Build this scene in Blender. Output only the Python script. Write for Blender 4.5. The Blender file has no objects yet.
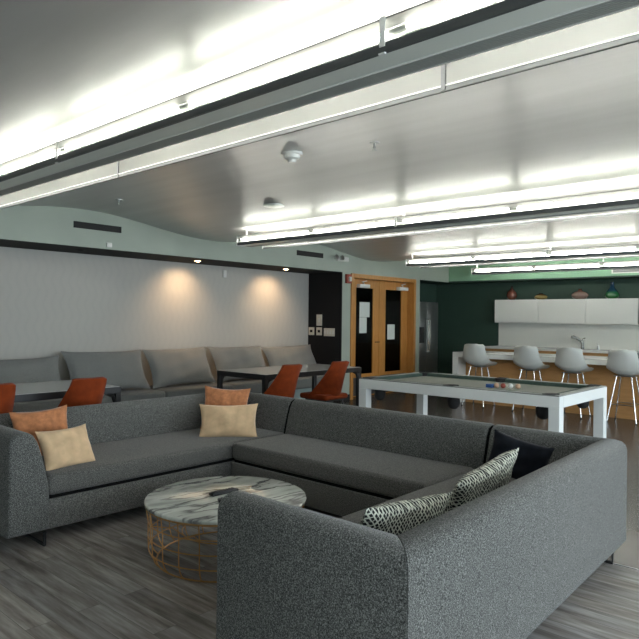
import bpy, bmesh, math, random
from math import sin, cos, pi, radians, sqrt
from mathutils import Vector, Matrix, Euler
random.seed(7)
SC = bpy.context.scene
COL = SC.collection

# ------------------------------------------------------------------ materials
def mat(name, base=(.5, .5, .5), rough=.5, metal=0., spec=.5, coat=0., sheen=0.):
    m = bpy.data.materials.new(name); m.use_nodes = True
    nt = m.node_tree; b = nt.nodes['Principled BSDF']
    b.inputs['Base Color'].default_value = (*base, 1)
    b.inputs['Roughness'].default_value = rough
    b.inputs['Metallic'].default_value = metal
    b.inputs['Specular IOR Level'].default_value = spec
    b.inputs['Coat Weight'].default_value = coat
    b.inputs['Sheen Weight'].default_value = sheen
    return m

def N(m, kind, **kw):
    n = m.node_tree.nodes.new(kind)
    for k, v in kw.items(): setattr(n, k, v)
    return n

def L(m, a, b): m.node_tree.links.new(a, b)

def coords(m, scale=(1, 1, 1), rot=(0, 0, 0)):
    tc = N(m, 'ShaderNodeTexCoord'); mp = N(m, 'ShaderNodeMapping')
    mp.inputs['Scale'].default_value = scale; mp.inputs['Rotation'].default_value = rot
    L(m, tc.outputs['Object'], mp.inputs['Vector']); return mp.outputs['Vector']

def ramp(m, fac, stops):
    r = N(m, 'ShaderNodeValToRGB'); cr = r.color_ramp
    while len(cr.elements) < len(stops): cr.elements.new(.5)
    for e, (p, c) in zip(cr.elements, stops): e.position = p; e.color = (*c, 1)
    L(m, fac, r.inputs['Fac']); return r.outputs['Color']

def bump(m, h, strength=.3, dist=.01):
    b = N(m, 'ShaderNodeBump'); b.inputs['Strength'].default_value = strength; b.inputs['Distance'].default_value = dist
    L(m, h, b.inputs['Height']); L(m, b.outputs['Normal'], m.node_tree.nodes['Principled BSDF'].inputs['Normal'])

def noise(m, vec, scale, detail=2, rough=.5):
    n = N(m, 'ShaderNodeTexNoise'); n.inputs['Scale'].default_value = scale
    n.inputs['Detail'].default_value = detail; n.inputs['Roughness'].default_value = rough
    L(m, vec, n.inputs['Vector']); return n.outputs['Fac']

def base_in(m): return m.node_tree.nodes['Principled BSDF'].inputs['Base Color']

def tweed(name, dark, mid, light, scale=260., rough=.95):
    m = mat(name, mid, rough, spec=.2, sheen=.15)
    v = coords(m)
    f = noise(m, v, scale, 3, .7)
    c = ramp(m, f, [(.34, dark), (.5, mid), (.66, light)])
    L(m, c, base_in(m)); bump(m, f, .35, .003)
    return m

def velvet(name, c, amt=.12, scale=25):
    m = mat(name, c, .85, spec=.2, sheen=.35)
    m.node_tree.nodes['Principled BSDF'].inputs['Sheen Roughness'].default_value = .4
    f = noise(m, coords(m), scale, 3)
    d = tuple(x * (1 - amt * 2) for x in c); l = tuple(min(1, x * (1 + amt * 2)) for x in c)
    L(m, ramp(m, f, [(.3, d), (.7, l)]), base_in(m))
    bump(m, noise(m, coords(m), scale * 18, 2), .2, .002)
    return m

M = {}
M['sofa'] = tweed('sofa_tweed', (.012, .012, .0115), (.088, .089, .083), (.29, .295, .28), 210)
M['seat'] = tweed('seat_tweed', (.032, .031, .029), (.105, .103, .095), (.25, .245, .228), 210)
M['bench'] = tweed('bench_fabric', (.10, .104, .096), (.15, .155, .143), (.20, .20, .19), 220)
M['backpillow'] = tweed('back_cushion_fabric', (.15, .155, .148), (.205, .21, .20), (.26, .262, .25), 220)
M['orange_pillow'] = velvet('terracotta_velvet', (.50, .205, .09))
M['cream_pillow'] = velvet('cream_suede', (.66, .465, .28), .05, 18)
M['black_pillow'] = velvet('black_velvet', (.006, .0075, .012))
M['black_pillow'].node_tree.nodes['Principled BSDF'].inputs['Sheen Weight'].default_value = .05
M['orange_chair'] = velvet('rust_velvet', (.21, .033, .005), .08, 14)
M['orange_chair'].node_tree.nodes['Principled BSDF'].inputs['Sheen Weight'].default_value = .08
M['black'] = mat('black_metal', (.012, .012, .013), .4)
M['blackmatte'] = mat('black_matte', (.01, .01, .01), .8)
M['blackgap'] = mat('gap_shade_black', (.006, .006, .006), .9, spec=.1)  # near-black colour standing in for shade in the sofa gaps
M['brass'] = mat('brass_wire', (.66, .38, .16), .34, .85)
M['chrome'] = mat('chrome', (.75, .75, .75), .15, 1.)
M['steel'] = mat('brushed_steel', (.42, .43, .43), .3, .9)
M['white'] = mat('white_lacquer', (.74, .76, .74), .4)
M['cabinet'] = mat('cabinet_white', (.66, .67, .64), .45)
M['whiteshell'] = mat('white_moulded_plastic', (.56, .58, .55), .42)
M['counter'] = mat('white_quartz', (.74, .75, .72), .25)
M['splash'] = mat('backsplash_white', (.66, .67, .63), .3)
M['tabletop'] = mat('grey_laminate', (.42, .43, .43), .2)
M['fixture'] = mat('fixture_painted_metal', (.82, .86, .79), .35, .3)
M['fixture_dark'] = mat('fixture_dark_metal', (.10, .105, .105), .35, .3)
M['fixture_mid2'] = mat('tinted_reflector', (.58, .62, .56), .35, .3)
M['fixture_mid'] = mat('fixture_louvre_metal', (.40, .41, .385), .4, .2)
M['fixture_edge'] = mat('fixture_pale_edge', (.80, .80, .77), .3)
M['alloy'] = mat('alloy_rail', (.12, .125, .13), .3, .7)
M['vent'] = mat('vent_dark', (.012, .012, .012), .7)
M['ventgrey'] = mat('vent_grey', (.22, .22, .22), .5)
M['plate'] = mat('ivory_plate', (.62, .58, .50), .45)
M['plastic'] = mat('white_plastic', (.66, .66, .62), .4)
M['red'] = mat('alarm_red', (.28, .05, .03), .45)
M['paper'] = mat('paper', (.62, .66, .62), .9)
M['cloth'] = mat('table_cloth', (.30, .31, .27), .9, spec=.1)
M['cushion_green'] = mat('rail_cushion_green', (.035, .065, .05), .8)
M['blue'] = mat('blue_box', (.03, .10, .30), .5)
M['beige'] = mat('beige_wood', (.50, .32, .22), .5)
M['remote'] = mat('remote_black', (.012, .012, .013), .35)
M['button'] = mat('remote_button', (.06, .06, .065), .5)

def paint(name, c, rough=.65, amt=.04, spec=.4):
    m = mat(name, c, rough, spec=spec)
    f = noise(m, coords(m), 3, 4)
    L(m, ramp(m, f, [(.3, tuple(x * (1 - amt) for x in c)), (.7, tuple(x * (1 + amt) for x in c))]), base_in(m))
    return m
M['sage'] = paint('sage_wall_paint', (.36, .405, .345))
M['green'] = paint('light_green_paint', (.24, .42, .275))
M['darkgreen'] = paint('dark_green_paint', (.034, .068, .050))
M['darkpaint'] = paint('charcoal_paint', (.012, .012, .013), .75, spec=.2)
M['soffit_dark'] = paint('soffit_charcoal', (.03, .031, .029), .8, spec=.2)
M['plinth'] = paint('plinth_paint', (.30, .36, .34))

# satin curved ceiling: painted metal sheet, softly mirror-like
m = mat('satin_ceiling_sheet', (.5, .5, .48), .37, .42, .6)
f = noise(m, coords(m, (.5, 6, 1)), 1.2, 3)
L(m, ramp(m, f, [(.25, (.47, .47, .455)), (.75, (.54, .54, .525))]), base_in(m))
M['ceiling'] = m

# wallpaper: pale grey with a faint tall ogee figure
m = mat('figured_wallpaper', (.40, .40, .385), .6)
v = coords(m, (1, 1, 1))
sx = N(m, 'ShaderNodeSeparateXYZ'); L(m, v, sx.inputs[0])
def mth(op, a, b=None):
    n = N(m, 'ShaderNodeMath', operation=op)
    for i, q in enumerate((a, b)):
        if q is None: continue
        if isinstance(q, (int, float)): n.inputs[i].default_value = q
        else: L(m, q, n.inputs[i])
    return n.outputs[0]
zz = mth('SINE', mth('MULTIPLY', sx.outputs['Z'], 2 * pi / .30))
yy = mth('ABSOLUTE', mth('SINE', mth('ADD', mth('MULTIPLY', sx.outputs['Y'], pi / .11), mth('MULTIPLY', zz, .7))))
f = mth('POWER', yy, 5.)
L(m, ramp(m, f, [(.0, (.42, .41, .375)), (1., (.407, .398, .365))]), base_in(m))
M['wallpaper'] = m

def wood(name, c0, c1, rough=.4, sc=(2, 2, .35), s=14):
    m = mat(name, c0, rough)
    v = coords(m, sc)
    f = noise(m, v, s, 5, .6)
    L(m, ramp(m, f, [(.3, c0), (.7, c1)]), base_in(m)); return m
M['oak'] = wood('door_oak', (.42, .18, .038), (.54, .25, .062))
M['barwood'] = wood('bar_oak', (.40, .205, .07), (.50, .27, .10), .5, (.35, 2, 2))

# grey vinyl planks running along x
m = mat('grey_plank_floor', (.2, .19, .18), .42)
v = coords(m)
br = N(m, 'ShaderNodeTexBrick'); L(m, v, br.inputs['Vector'])
br.inputs['Scale'].default_value = 1.; br.inputs['Brick Width'].default_value = 1.22; br.inputs['Row Height'].default_value = .125
br.inputs['Mortar Size'].default_value = .0012; br.inputs['Mortar Smooth'].default_value = .3; br.offset = .37
br.inputs['Color1'].default_value = (.0, 0, 0, 1); br.inputs['Color2'].default_value = (1, 1, 1, 1); br.inputs['Mortar'].default_value = (0, 0, 0, 1)
br.inputs['Bias'].default_value = 0
# shift the grain per plank
add = N(m, 'ShaderNodeVectorMath', operation='ADD')
scl = N(m, 'ShaderNodeVectorMath', operation='SCALE'); scl.inputs['Scale'].default_value = 7.
L(m, br.outputs['Color'], scl.inputs[0]); L(m, v, add.inputs[0]); L(m, scl.outputs[0], add.inputs[1])
mp = N(m, 'ShaderNodeMapping'); mp.inputs['Scale'].default_value = (1.3, 13, 1); L(m, add.outputs[0], mp.inputs['Vector'])
g = noise(m, mp.outputs['Vector'], 1.6, 6, .62)
gc = ramp(m, g, [(.30, (.10, .085, .073)), (.45, (.23, .21, .19)), (.56, (.32, .305, .29)), (.70, (.47, .46, .44))])
tone = ramp(m, br.outputs['Color'], [(0, (.78, .78, .80)), (1, (1.15, 1.12, 1.08))])
mx = N(m, 'ShaderNodeMix', data_type='RGBA', blend_type='MULTIPLY'); mx.inputs['Factor'].default_value = 1
L(m, gc, mx.inputs['A']); L(m, tone, mx.inputs['B'])
mx2 = N(m, 'ShaderNodeMix', data_type='RGBA'); L(m, br.outputs['Fac'], mx2.inputs['Factor'])
L(m, mx.outputs['Result'], mx2.inputs['A']); mx2.inputs['B'].default_value = (.06, .055, .05, 1)
L(m, mx2.outputs['Result'], base_in(m)); bump(m, g, .08, .004)
M['planks'] = m
m = paint('taupe_sheet_floor', (.085, .073, .064), .27, .10); M['taupe'] = m

# marble
m = mat('veined_marble', (.8, .8, .78), .08, coat=.4)
v = coords(m, (1, 1, 1), (0, 0, radians(8)))
nz = N(m, 'ShaderNodeTexNoise'); nz.inputs['Scale'].default_value = 3.2; nz.inputs['Detail'].default_value = 5; L(m, v, nz.inputs['Vector'])
mixv = N(m, 'ShaderNodeMix', data_type='VECTOR'); mixv.inputs['Factor'].default_value = .13
L(m, v, mixv.inputs['A']); L(m, nz.outputs['Color'], mixv.inputs['B'])
mp = N(m, 'ShaderNodeMapping'); mp.inputs['Scale'].default_value = (3.6, .75, 1); L(m, mixv.outputs['Result'], mp.inputs['Vector'])
f = noise(m, mp.outputs['Vector'], 1.7, 5, .5)
c = ramp(m, f, [(.30, (.20, .19, .19)), (.40, (.60, .63, .57)), (.455, (.74, .77, .70)), (.487, (.16, .15, .15)), (.515, (.62, .64, .58)), (.60, (.80, .82, .76)), (.66, (.30, .29, .28)), (.70, (.72, .74, .68))])
L(m, c, base_in(m)); M['marble'] = m

# black and white woven diamonds
m = mat('diamond_weave', (.5, .5, .5), .9, spec=.2)
v = coords(m, (1, 1, 1), (0, 0, radians(45)))
ck = N(m, 'ShaderNodeTexVoronoi', feature='F1', distance='CHEBYCHEV', voronoi_dimensions='2D'); ck.inputs['Scale'].default_value = 62; ck.inputs['Randomness'].default_value = .3
L(m, v, ck.inputs['Vector'])
c = ramp(m, ck.outputs['Distance'], [(.0, (.015, .016, .016)), (.33, (.02, .02, .02)), (.38, (.55, .57, .48)), (1, (.60, .62, .52))])
L(m, c, base_in(m)); M['diamond'] = m

def glassy(name, tint, fac, rough=.05):
    m = bpy.data.materials.new(name); m.use_nodes = True; nt = m.node_tree; nt.nodes.clear()
    o = nt.nodes.new('ShaderNodeOutputMaterial'); t = nt.nodes.new('ShaderNodeBsdfTransparent'); t.inputs[0].default_value = (*tint, 1)
    g = nt.nodes.new('ShaderNodeBsdfGlossy'); g.inputs['Roughness'].default_value = rough
    x = nt.nodes.new('ShaderNodeMixShader'); x.inputs[0].default_value = fac
    nt.links.new(t.outputs[0], x.inputs[1]); nt.links.new(g.outputs[0], x.inputs[2]); nt.links.new(x.outputs[0], o.inputs[0]); return m
M['doorglass'] = glassy('dark_door_glass', (.22, .24, .23), .018)
M['winglass'] = glassy('window_glass', (.95, .97, .97), .04)

def frosted(name, white=.85, clear=.5):
    m = bpy.data.materials.new(name); m.use_nodes = True; nt = m.node_tree; nt.nodes.clear()
    o = nt.nodes.new('ShaderNodeOutputMaterial'); t = nt.nodes.new('ShaderNodeBsdfTransparent')
    d = nt.nodes.new('ShaderNodeBsdfTranslucent'); d.inputs[0].default_value = (white, white, white * .94, 1)
    e = nt.nodes.new('ShaderNodeBsdfDiffuse'); e.inputs[0].default_value = (.7, .7, .66, 1)
    a = nt.nodes.new('ShaderNodeMixShader'); a.inputs[0].default_value = .4
    x = nt.nodes.new('ShaderNodeMixShader'); x.inputs[0].default_value = 1 - clear
    nt.links.new(d.outputs[0], a.inputs[1]); nt.links.new(e.outputs[0], a.inputs[2])
    nt.links.new(t.outputs[0], x.inputs[1]); nt.links.new(a.outputs[0], x.inputs[2]); nt.links.new(x.outputs[0], o.inputs[0]); return m
M['frost'] = frosted('thin_frosted_panel', .30, .55)
M['near_frost'] = frosted('smoked_frosted_panel', .26, .25)

def emit(name, c, s):
    m = bpy.data.materials.new(name); m.use_nodes = True; nt = m.node_tree; nt.nodes.clear()
    o = nt.nodes.new('ShaderNodeOutputMaterial'); e = nt.nodes.new('ShaderNodeEmission')
    e.inputs[0].default_value = (*c, 1); e.inputs[1].default_value = s; nt.links.new(e.outputs[0], o.inputs[0]); return m
M['tube'] = emit('fluorescent_tube', (1., .98, .92), 23.)
M['warm'] = emit('warm_downlight', (1., .62, .32), 14.)

# ------------------------------------------------------------------ mesh helpers
def box(bm, x0, x1, y0, y1, z0, z1, bev=0., seg=2):
    x0, x1 = sorted((x0, x1)); y0, y1 = sorted((y0, y1)); z0, z1 = sorted((z0, z1))
    vs = [bm.verts.new((x, y, z)) for x in (x0, x1) for y in (y0, y1) for z in (z0, z1)]
    F = [(0, 1, 3, 2), (4, 6, 7, 5), (0, 4, 5, 1), (2, 3, 7, 6), (0, 2, 6, 4), (1, 5, 7, 3)]
    fs = [bm.faces.new([vs[i] for i in f]) for f in F]
    if bev > 0:
        es = list({e for f in fs for e in f.edges})
        bmesh.ops.bevel(bm, geom=es, offset=bev, segments=seg, profile=.5, affect='EDGES', clamp_overlap=True)
    return bm

def tube(bm, pts, r, n=8, closed=False, caps=True):
    pts = [Vector(p) for p in pts]; k = len(pts); rings = []
    up = None
    for i, p in enumerate(pts):
        if closed: d = (pts[(i + 1) % k] - pts[i - 1])
        else: d = (pts[min(i + 1, k - 1)] - pts[max(i - 1, 0)])
        d.normalize()
        if up is None:
            a = Vector((0, 0, 1)) if abs(d.z) < .9 else Vector((1, 0, 0))
            up = (a - d * a.dot(d)).normalized()
        else:
            up = (up - d * up.dot(d)).normalized()
        s = d.cross(up); rr = r[i] if isinstance(r, (list, tuple)) else r
        rings.append([bm.verts.new(p + (up * cos(2 * pi * j / n) + s * sin(2 * pi * j / n)) * rr) for j in range(n)])
    for i in range(k if closed else k - 1):
        a, b = rings[i], rings[(i + 1) % k]
        for j in range(n): bm.faces.new((a[j], a[(j + 1) % n], b[(j + 1) % n], b[j]))
    if caps and not closed:
        bm.faces.new(rings[0]); bm.faces.new(rings[-1][::-1])
    return bm

def lathe(bm, prof, c=(0, 0, 0), n=32):
    rings = []
    for r, z in prof:
        if r < 1e-5: rings.append([bm.verts.new((c[0], c[1], c[2] + z))])
        else: rings.append([bm.verts.new((c[0] + r * cos(2 * pi * j / n), c[1] + r * sin(2 * pi * j / n), c[2] + z)) for j in range(n)])
    for a, b in zip(rings, rings[1:]):
        for j in range(n):
            q = [a[j % len(a)], a[(j + 1) % len(a)], b[(j + 1) % len(b)], b[j % len(b)]]
            q = list(dict.fromkeys(q))
            if len(q) > 2: bm.faces.new(q)
    if len(rings[0]) > 1: bm.faces.new(rings[0][::-1])
    if len(rings[-1]) > 1: bm.faces.new(rings[-1])
    return bm

def BM(): return bmesh.new()

def obj(name, bm, material, parent=None, smooth=None, rot=None):
    bmesh.ops.recalc_face_normals(bm, faces=bm.faces)
    me = bpy.data.meshes.new(name); bm.to_mesh(me); bm.free()
    me.materials.append(material)
    if smooth:
        for p in me.polygons: p.use_smooth = True
        me.set_sharp_from_angle(angle=radians(smooth))
    o = bpy.data.objects.new(name, me); COL.objects.link(o)
    if parent: o.parent = parent
    return o

def tag(o, label, cat, group=None):
    o['label'] = label; o['category'] = cat
    if group: o['group'] = group
    return o

def thing(name, label, cat, loc=(0, 0, 0), rz=0, group=None):
    o = bpy.data.objects.new(name, None); COL.objects.link(o)
    o.location = loc; o.rotation_euler = (0, 0, rz); return tag(o, label, cat, group)

def struct(name, bm, m, parent=None, smooth=None):
    o = obj(name, bm, m, parent, smooth)
    if not parent: o['kind'] = 'structure'
    return o

def dup(root, loc, rz, label, group=None, rot=None):
    def cp(o, par):
        c = o.copy(); COL.objects.link(c); c.parent = par
        for ch in o.children: cp(ch, c)
        return c
    r = cp(root, None); r.location = loc
    r.rotation_euler = rot if rot else (0, 0, rz)
    r['label'] = label
    if group: r['group'] = group
    return r

def bx(*a, **k): return box(BM(), *a, **k)

# ------------------------------------------------------------------ room
XW = -7.03; XA = -7.81; YK = 12.6; YS = 12.0; XR = 3.3; YN = -2.6
def zc(y): return 2.59 - .09 * cos(2 * pi * (y - 5.55) / 3.75)

struct('floor', bx(-8.0, XR + .1, YN - .1, 3.95, -.1, 0), M['planks'])
o = struct('floor_kitchen', bx(-8.6, XR + .1, 3.95, YK + .1, -.1, 0), M['taupe'])
# ceiling: rolling vaults along x
bm = BM(); n = 150; rows = []
for i in range(n + 1):
    y = YN - .1 + (YS + .05 - YN + .1) * i / n
    rows.append([bm.verts.new((x, y, z)) for x, z in ((-8.0, zc(y)), (XR + .1, zc(y)), (XR + .1, 2.95), (-8.0, 2.95))])
for a, b in zip(rows, rows[1:]):
    for j in range(4): bm.faces.new((a[j], a[(j + 1) % 4], b[(j + 1) % 4], b[j]))
bm.faces.new(rows[0]); bm.faces.new(rows[-1][::-1])
struct('ceiling', bm, M['ceiling'], smooth=60)

YR = 8.42   # end of the seating alcove
D0, D1, DZ = 8.65, 10.70, 2.235
NI = 10.87  # start of the fridge niche
bm = BM()
box(bm, XW - .12, XW, YN, YR, 2.24, 2.9)
box(bm, XW - .12, XW, YR + .001, D0, 0, 2.9)
box(bm, XW - .12, XW, D0, D1, DZ, 2.9)
box(bm, XW - .12, XW, D1, NI, 0, 2.9)
box(bm, XW - .12, XW, NI, YS + .02, 2.24, 2.9)
struct('wall_left', bm, M['sage'])
struct('wall_alcove_back', bx(XA - .1, XA, YN, YR + .1, 0, 2.24), M['wallpaper'])
struct('wall_alcove_end', bx(XA, XW - .001, YR - .02, YR + .06, 0, 2.24), M['darkpaint'])
struct('ceiling_alcove', bx(XA - .1, XW - .002, YN, YR, 2.238, 2.30), M['soffit_dark'])
struct('wall_niche_side', bx(-7.9, XW - .12, NI - .08, NI, 0, 2.24), M['darkgreen'])
struct('wall_niche_back', bx(-7.82, -7.70, NI, YK + .1, 0, 2.24), M['darkgreen'])
struct('ceiling_niche', bx(-7.9, XW - .001, NI, YS, 2.238, 2.3), M['darkgreen'])
struct('wall_kitchen', bx(-7.9, XR + .1, YK, YK + .1, 0, 2.4), M['darkgreen'])
bm = BM(); box(bm, XW, XR, YS, YK, 2.26, 2.9)
struct('wall_soffit', bm, M['green'])
struct('ceiling_soffit', bx(-7.9, XR, YS, YK, 2.238, 2.262), M['darkgreen'])
struct('wall_near', bx(-8, XR + .1, YN - .1, YN, 0, 2.9), M['sage'])
# right wall with the window band that lets the daylight in
bm = BM(); W0, W1, WZ0, WZ1 = -1.8, 9.6, .35, 2.32
box(bm, XR, XR + .12, YN, YK, 0, WZ0); box(bm, XR, XR + .12, YN, YK, WZ1, 2.9)
box(bm, XR, XR + .12, YN, W0, WZ0, WZ1); box(bm, XR, XR + .12, W1, YK, WZ0, WZ1)
struct('wall_right', bm, M['sage'])
k = 5; w = (W1 - W0) / k
for i in range(k):
    a, b = W0 + i * w, W0 + (i + 1) * w
    bm = BM()
    for q in ((a, a + .05, WZ0, WZ1), (b - .05, b, WZ0, WZ1), (a + .05, b - .05, WZ0, WZ0 + .05), (a + .05, b - .05, WZ1 - .05, WZ1)):
        box(bm, XR + .03, XR + .09, *q)
    f = struct('window_%d' % (i + 1), bm, M['alloy'])
    obj('pane', bx(XR + .055, XR + .062, a + .05, b - .05, WZ0 + .05, WZ1 - .05), M['winglass'], f)

# floor edge strip between planks and sheet floor
struct('trim_1', bx(-6.9, XR, 3.944, 3.958, 0, .003), M['ventgrey'])
struct('baseboard_left', bx(XW, XW + .012, YR + .01, D0 - .002, 0, .10), M['blackmatte'])

# ------------------------------------------------------------------ doors
dr = bpy.data.objects.new('door_1', None); COL.objects.link(dr); dr.location = (XW, 0, 0); dr['kind'] = 'structure'
def D(name, bm, m, par=None, smooth=None): return obj(name, bm, m, par or dr, smooth)
RX = -.13  # leaf plane, recessed
bm = BM()
T = .075
for a, b, z0, z1 in ((D0, D0 + T, 0, DZ - .001), (D1 - T, D1, 0, DZ - .001), (D0 + T, D1 - T, DZ - T, DZ - .001)):
    box(bm, -.20, .025, a, b, z0, z1, .004)
D('door_frame', bm, M['oak'])
DY0, DY1 = D0 + T + .005, D1 - T - .005; mid = 9.67
def leaf(y0, y1, g0, g1, label):
    bm = BM(); x0, x1 = RX - .045, RX; gz0, gz1 = .42, 2.0; t = DZ - T - .005
    box(bm, x0, x1, y0, g0, .01, t); box(bm, x0, x1, g1, y1, .01, t)
    box(bm, x0, x1, g0, g1, gz1, t); box(bm, x0, x1, g0, g1, .01, gz0)
    lf = D('door_leaf', bm, M['oak']); 
    obj('glass_pane', bx(x0 + .015, x1 - .015, g0, g1, gz0, gz1), M['doorglass'], lf)
    obj('kick_plate', bx(x1, x1 + .004, y0 + .03, y1 - .03, .03, .36), M['alloy'], lf)
    return lf
l1 = leaf(DY0, mid - .003, 8.97, 9.48, 'a'); l2 = leaf(mid + .003, DY1, 9.88, 10.41, 'b')
# handles
bm = BM(); tube(bm, [(RX, mid - .06, 1.0), (RX + .055, mid - .06, 1.0), (RX + .055, mid - .18, 1.0)], .011)
lathe(bm, [(.0, -.01), (.03, -.01), (.03, .01), (0, .01)], (RX + .006, mid - .06, 1.0), 16)
obj('door_handle', bm, M['chrome'], l1, 40)
for lf, y in ((l1, 9.13), (l2, 10.38)):
    bm = BM(); box(bm, RX, RX + .085, y - .15, y + .15, 2.00, 2.065, .008)
    tube(bm, [(RX + .05, y, 2.06), (RX + .05, y, 2.085), (RX + .12, y - .14, 2.10), (RX + .04, y + .10, 2.13)], .010)
    obj('door_closer', bm, M['fixture_edge'], lf, 40)
tag(obj('notice_sheet', bx(XW + RX - .0148, XW + RX - .011, 9.09, 9.39, 1.465, 1.74), M['paper']), 'larger white paper notice high on the left glass of the oak doors', 'notice', 'paper notices on the doors')
tag(obj('notice_sheet', bx(XW + RX - .0148, XW + RX - .011, 9.09, 9.305, 1.17, 1.46), M['paper']), 'narrower white paper notice just below the other on the left oak door', 'notice', 'paper notices on the doors')
tag(obj('notice_sheet', bx(XW + RX - .0148, XW + RX - .011, 9.965, 10.205, 1.04, 1.33), M['paper']), 'single white paper notice on the glass of the right oak door', 'notice', 'paper notices on the doors')
# dim room behind the doors
struct('wall_corridor', bx(-9.2, -9.1, 7.9, 14.3, 0, 2.9), M['soffit_dark'])
struct('wall_corridor_far', bx(-9.1, -7.9, 14.2, 14.3, 0, 2.9), M['soffit_dark'])
struct('wall_corridor_near', bx(-9.1, -7.93, 7.9, 8.0, 0, 2.9), M['soffit_dark'])
struct('ceiling_corridor', bx(-9.1, -8.02, 8.0, 14.2, 2.6, 2.7), M['soffit_dark'])
struct('wall_corridor_inner', bx(-8.0, -7.91, NI - .08, 14.2, 0, 2.6), M['soffit_dark'])
struct('floor_corridor', bx(-9.2, -8.605, 8.0, 14.2, -.1, 0), M['taupe'])

# ------------------------------------------------------------------ wall fittings
def grille(name, label, y0, y1, z0, z1):
    t = thing(name, label, 'vent', (XW, (y0 + y1) / 2, (z0 + z1) / 2), 0, 'slot vents high on the green wall')
    h, w = (z1 - z0) / 2, (y1 - y0) / 2
    bm = BM(); box(bm, 0, .012, -w, w, -h, -h + .008); box(bm, 0, .012, -w, w, h - .008, h)
    box(bm, 0, .012, -w, -w + .008, -h + .008, h - .008); box(bm, 0, .012, w - .008, w, -h + .008, h - .008)
    obj('vent_frame', bm, M['blackmatte'], t)
    obj('vent_back', bx(0, .003, -w + .008, w - .008, -h + .008, h - .008), M['vent'], t)
    bm = BM()
    for i in range(3):
        z = -h + (i + 1) * 2 * h / 4; box(bm, .003, .010, -w + .008, w - .008, z - .002, z + .002)
    obj('slats', bm, M['blackmatte'], t)
grille('slot_vent', 'long black slot vent on the green wall at upper left', 3.54, 4.15, 2.455, 2.53)
grille('slot_vent', 'shorter black slot vent on the green wall beside the emergency light', 7.27, 7.90, 2.44, 2.52)

# emergency light
t = thing('emergency_light', 'white twin-head emergency light on the green wall above the doors', 'emergency light', (XW, 8.33, 2.46))
obj('housing', bx(0, .06, -.10, .20, -.04, .04, bev=.015), M['plastic'], t, 40)
for s in (-1, 1):
    bm = BM(); lathe(bm, [(0, -.02), (.032, -.02), (.045, .03), (0, .035)], (0, 0, 0), 16)
    bmesh.ops.rotate(bm, verts=bm.verts, matrix=Matrix.Rotation(radians(80), 3, 'Y')); bmesh.ops.translate(bm, verts=bm.verts, vec=(.085, -.12 + s * .075, .01))
    obj('lamp_head', bm, M['chrome'], t, 40)
# fire alarm strobe
t = thing('fire_alarm', 'red fire alarm with clear strobe beside the oak door frame', 'fire alarm', (XW, 8.555, 2.13))
obj('housing', bx(0, .05, -.065, .065, -.08, .08, bev=.008), M['red'], t, 40)
obj('strobe_lens', bx(.05, .085, -.03, .03, -.045, .035, bev=.01), M['plastic'], t, 40)
# switches on the dark end wall (face y = YR-.02)
YF = YR - .021
def plate(x0, x1, z0, z1, label, n=2, screen=False, name='light_switch'):
    cx, cz = (x0 + x1) / 2, (z0 + z1) / 2; w, h = (x1 - x0) / 2, (z1 - z0) / 2
    t = thing(name, label, 'switch' if name == 'light_switch' else 'control panel', (cx, YF, cz), 0, 'switch plates on the charcoal wall')
    obj('plate', bx(-w, w, -.012, 0, -h, h, bev=.004), M['plate'], t, 40)
    if screen: obj('screen', bx(-w * .45, w * .45, -.014, -.012, -h * .3, h * .35), M['blackmatte'], t)
    else:
        for i in range(n):
            c = -w + (i + .5) * 2 * w / n
            obj('rocker', bx(c - .017, c + .017, -.017, -.012, -.033, .033, bev=.002), M['plastic'], t)
    return t
plate(-7.60, -7.47, 1.30, 1.50, 'tall ivory control panel, topmost on the charcoal wall', 1)
plate(-7.60, -7.47, 1.13, 1.27, 'small ivory thermostat with dark display below the tall panel', screen=True, name='thermostat')
plate(-7.42, -7.17, 1.12, 1.26, 'wide ivory switch plate nearest the green strip of wall', 4)
plate(-7.79, -7.655, 1.13, 1.27, 'ivory switch plate in the corner by the wallpapered wall', 2, screen=True)
# sensor on the wallpaper and small one on header
tag(obj('wall_sensor', bx(XA, XA + .03, 6.395, 6.46, 2.06, 2.175, bev=.008), M['plastic'], None, 40), 'small white sensor on the wallpapered wall between the two light pools', 'sensor')
tag(obj('wall_sensor', bx(XW, XW + .03, 3.95, 4.02, 2.262, 2.32, bev=.008), M['plastic'], None, 40), 'small white sensor at the lower edge of green wall below slot vent', 'sensor')

# alcove downlights (recessed in the dark soffit)
def downlight(y, lit, label):
    t = thing('downlight', label, 'ceiling light', (-7.36, y, 2.238), 0, 'recessed downlights over the bench')
    bm = BM(); lathe(bm, [(.04, -.004), (.06, -.004), (.06, 0), (.04, 0)], n=24); obj('trim_ring', bm, M['steel' if lit else 'blackmatte'], t, 40)
    bm = BM(); lathe(bm, [(0, -.016), (.025, -.013), (.039, -.004), (.039, -.001), (0, -.001)], n=24); obj('lens', bm, M['warm' if lit else 'vent'], t)
    if lit:
        ld = bpy.data.lights.new('downlight_beam', 'SPOT'); ld.energy = 24; ld.color = (1, .66, .38); ld.spot_size = radians(115); ld.spot_blend = 1.; ld.shadow_soft_size = .03
        lo = bpy.data.objects.new('downlight_beam', ld); COL.objects.link(lo); lo.parent = t; lo.location = (0, 0, -.02)
        lo.rotation_euler = Vector((-.62, 0, -1)).to_track_quat('-Z', 'Y').to_euler()
downlight(3.80, False, 'unlit downlight at the left end of the dark soffit')
downlight(5.57, True, 'lit warm downlight in the dark soffit, the left of the lit pair')
downlight(7.36, True, 'lit warm downlight in the dark soffit, nearest the charcoal end wall')

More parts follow.
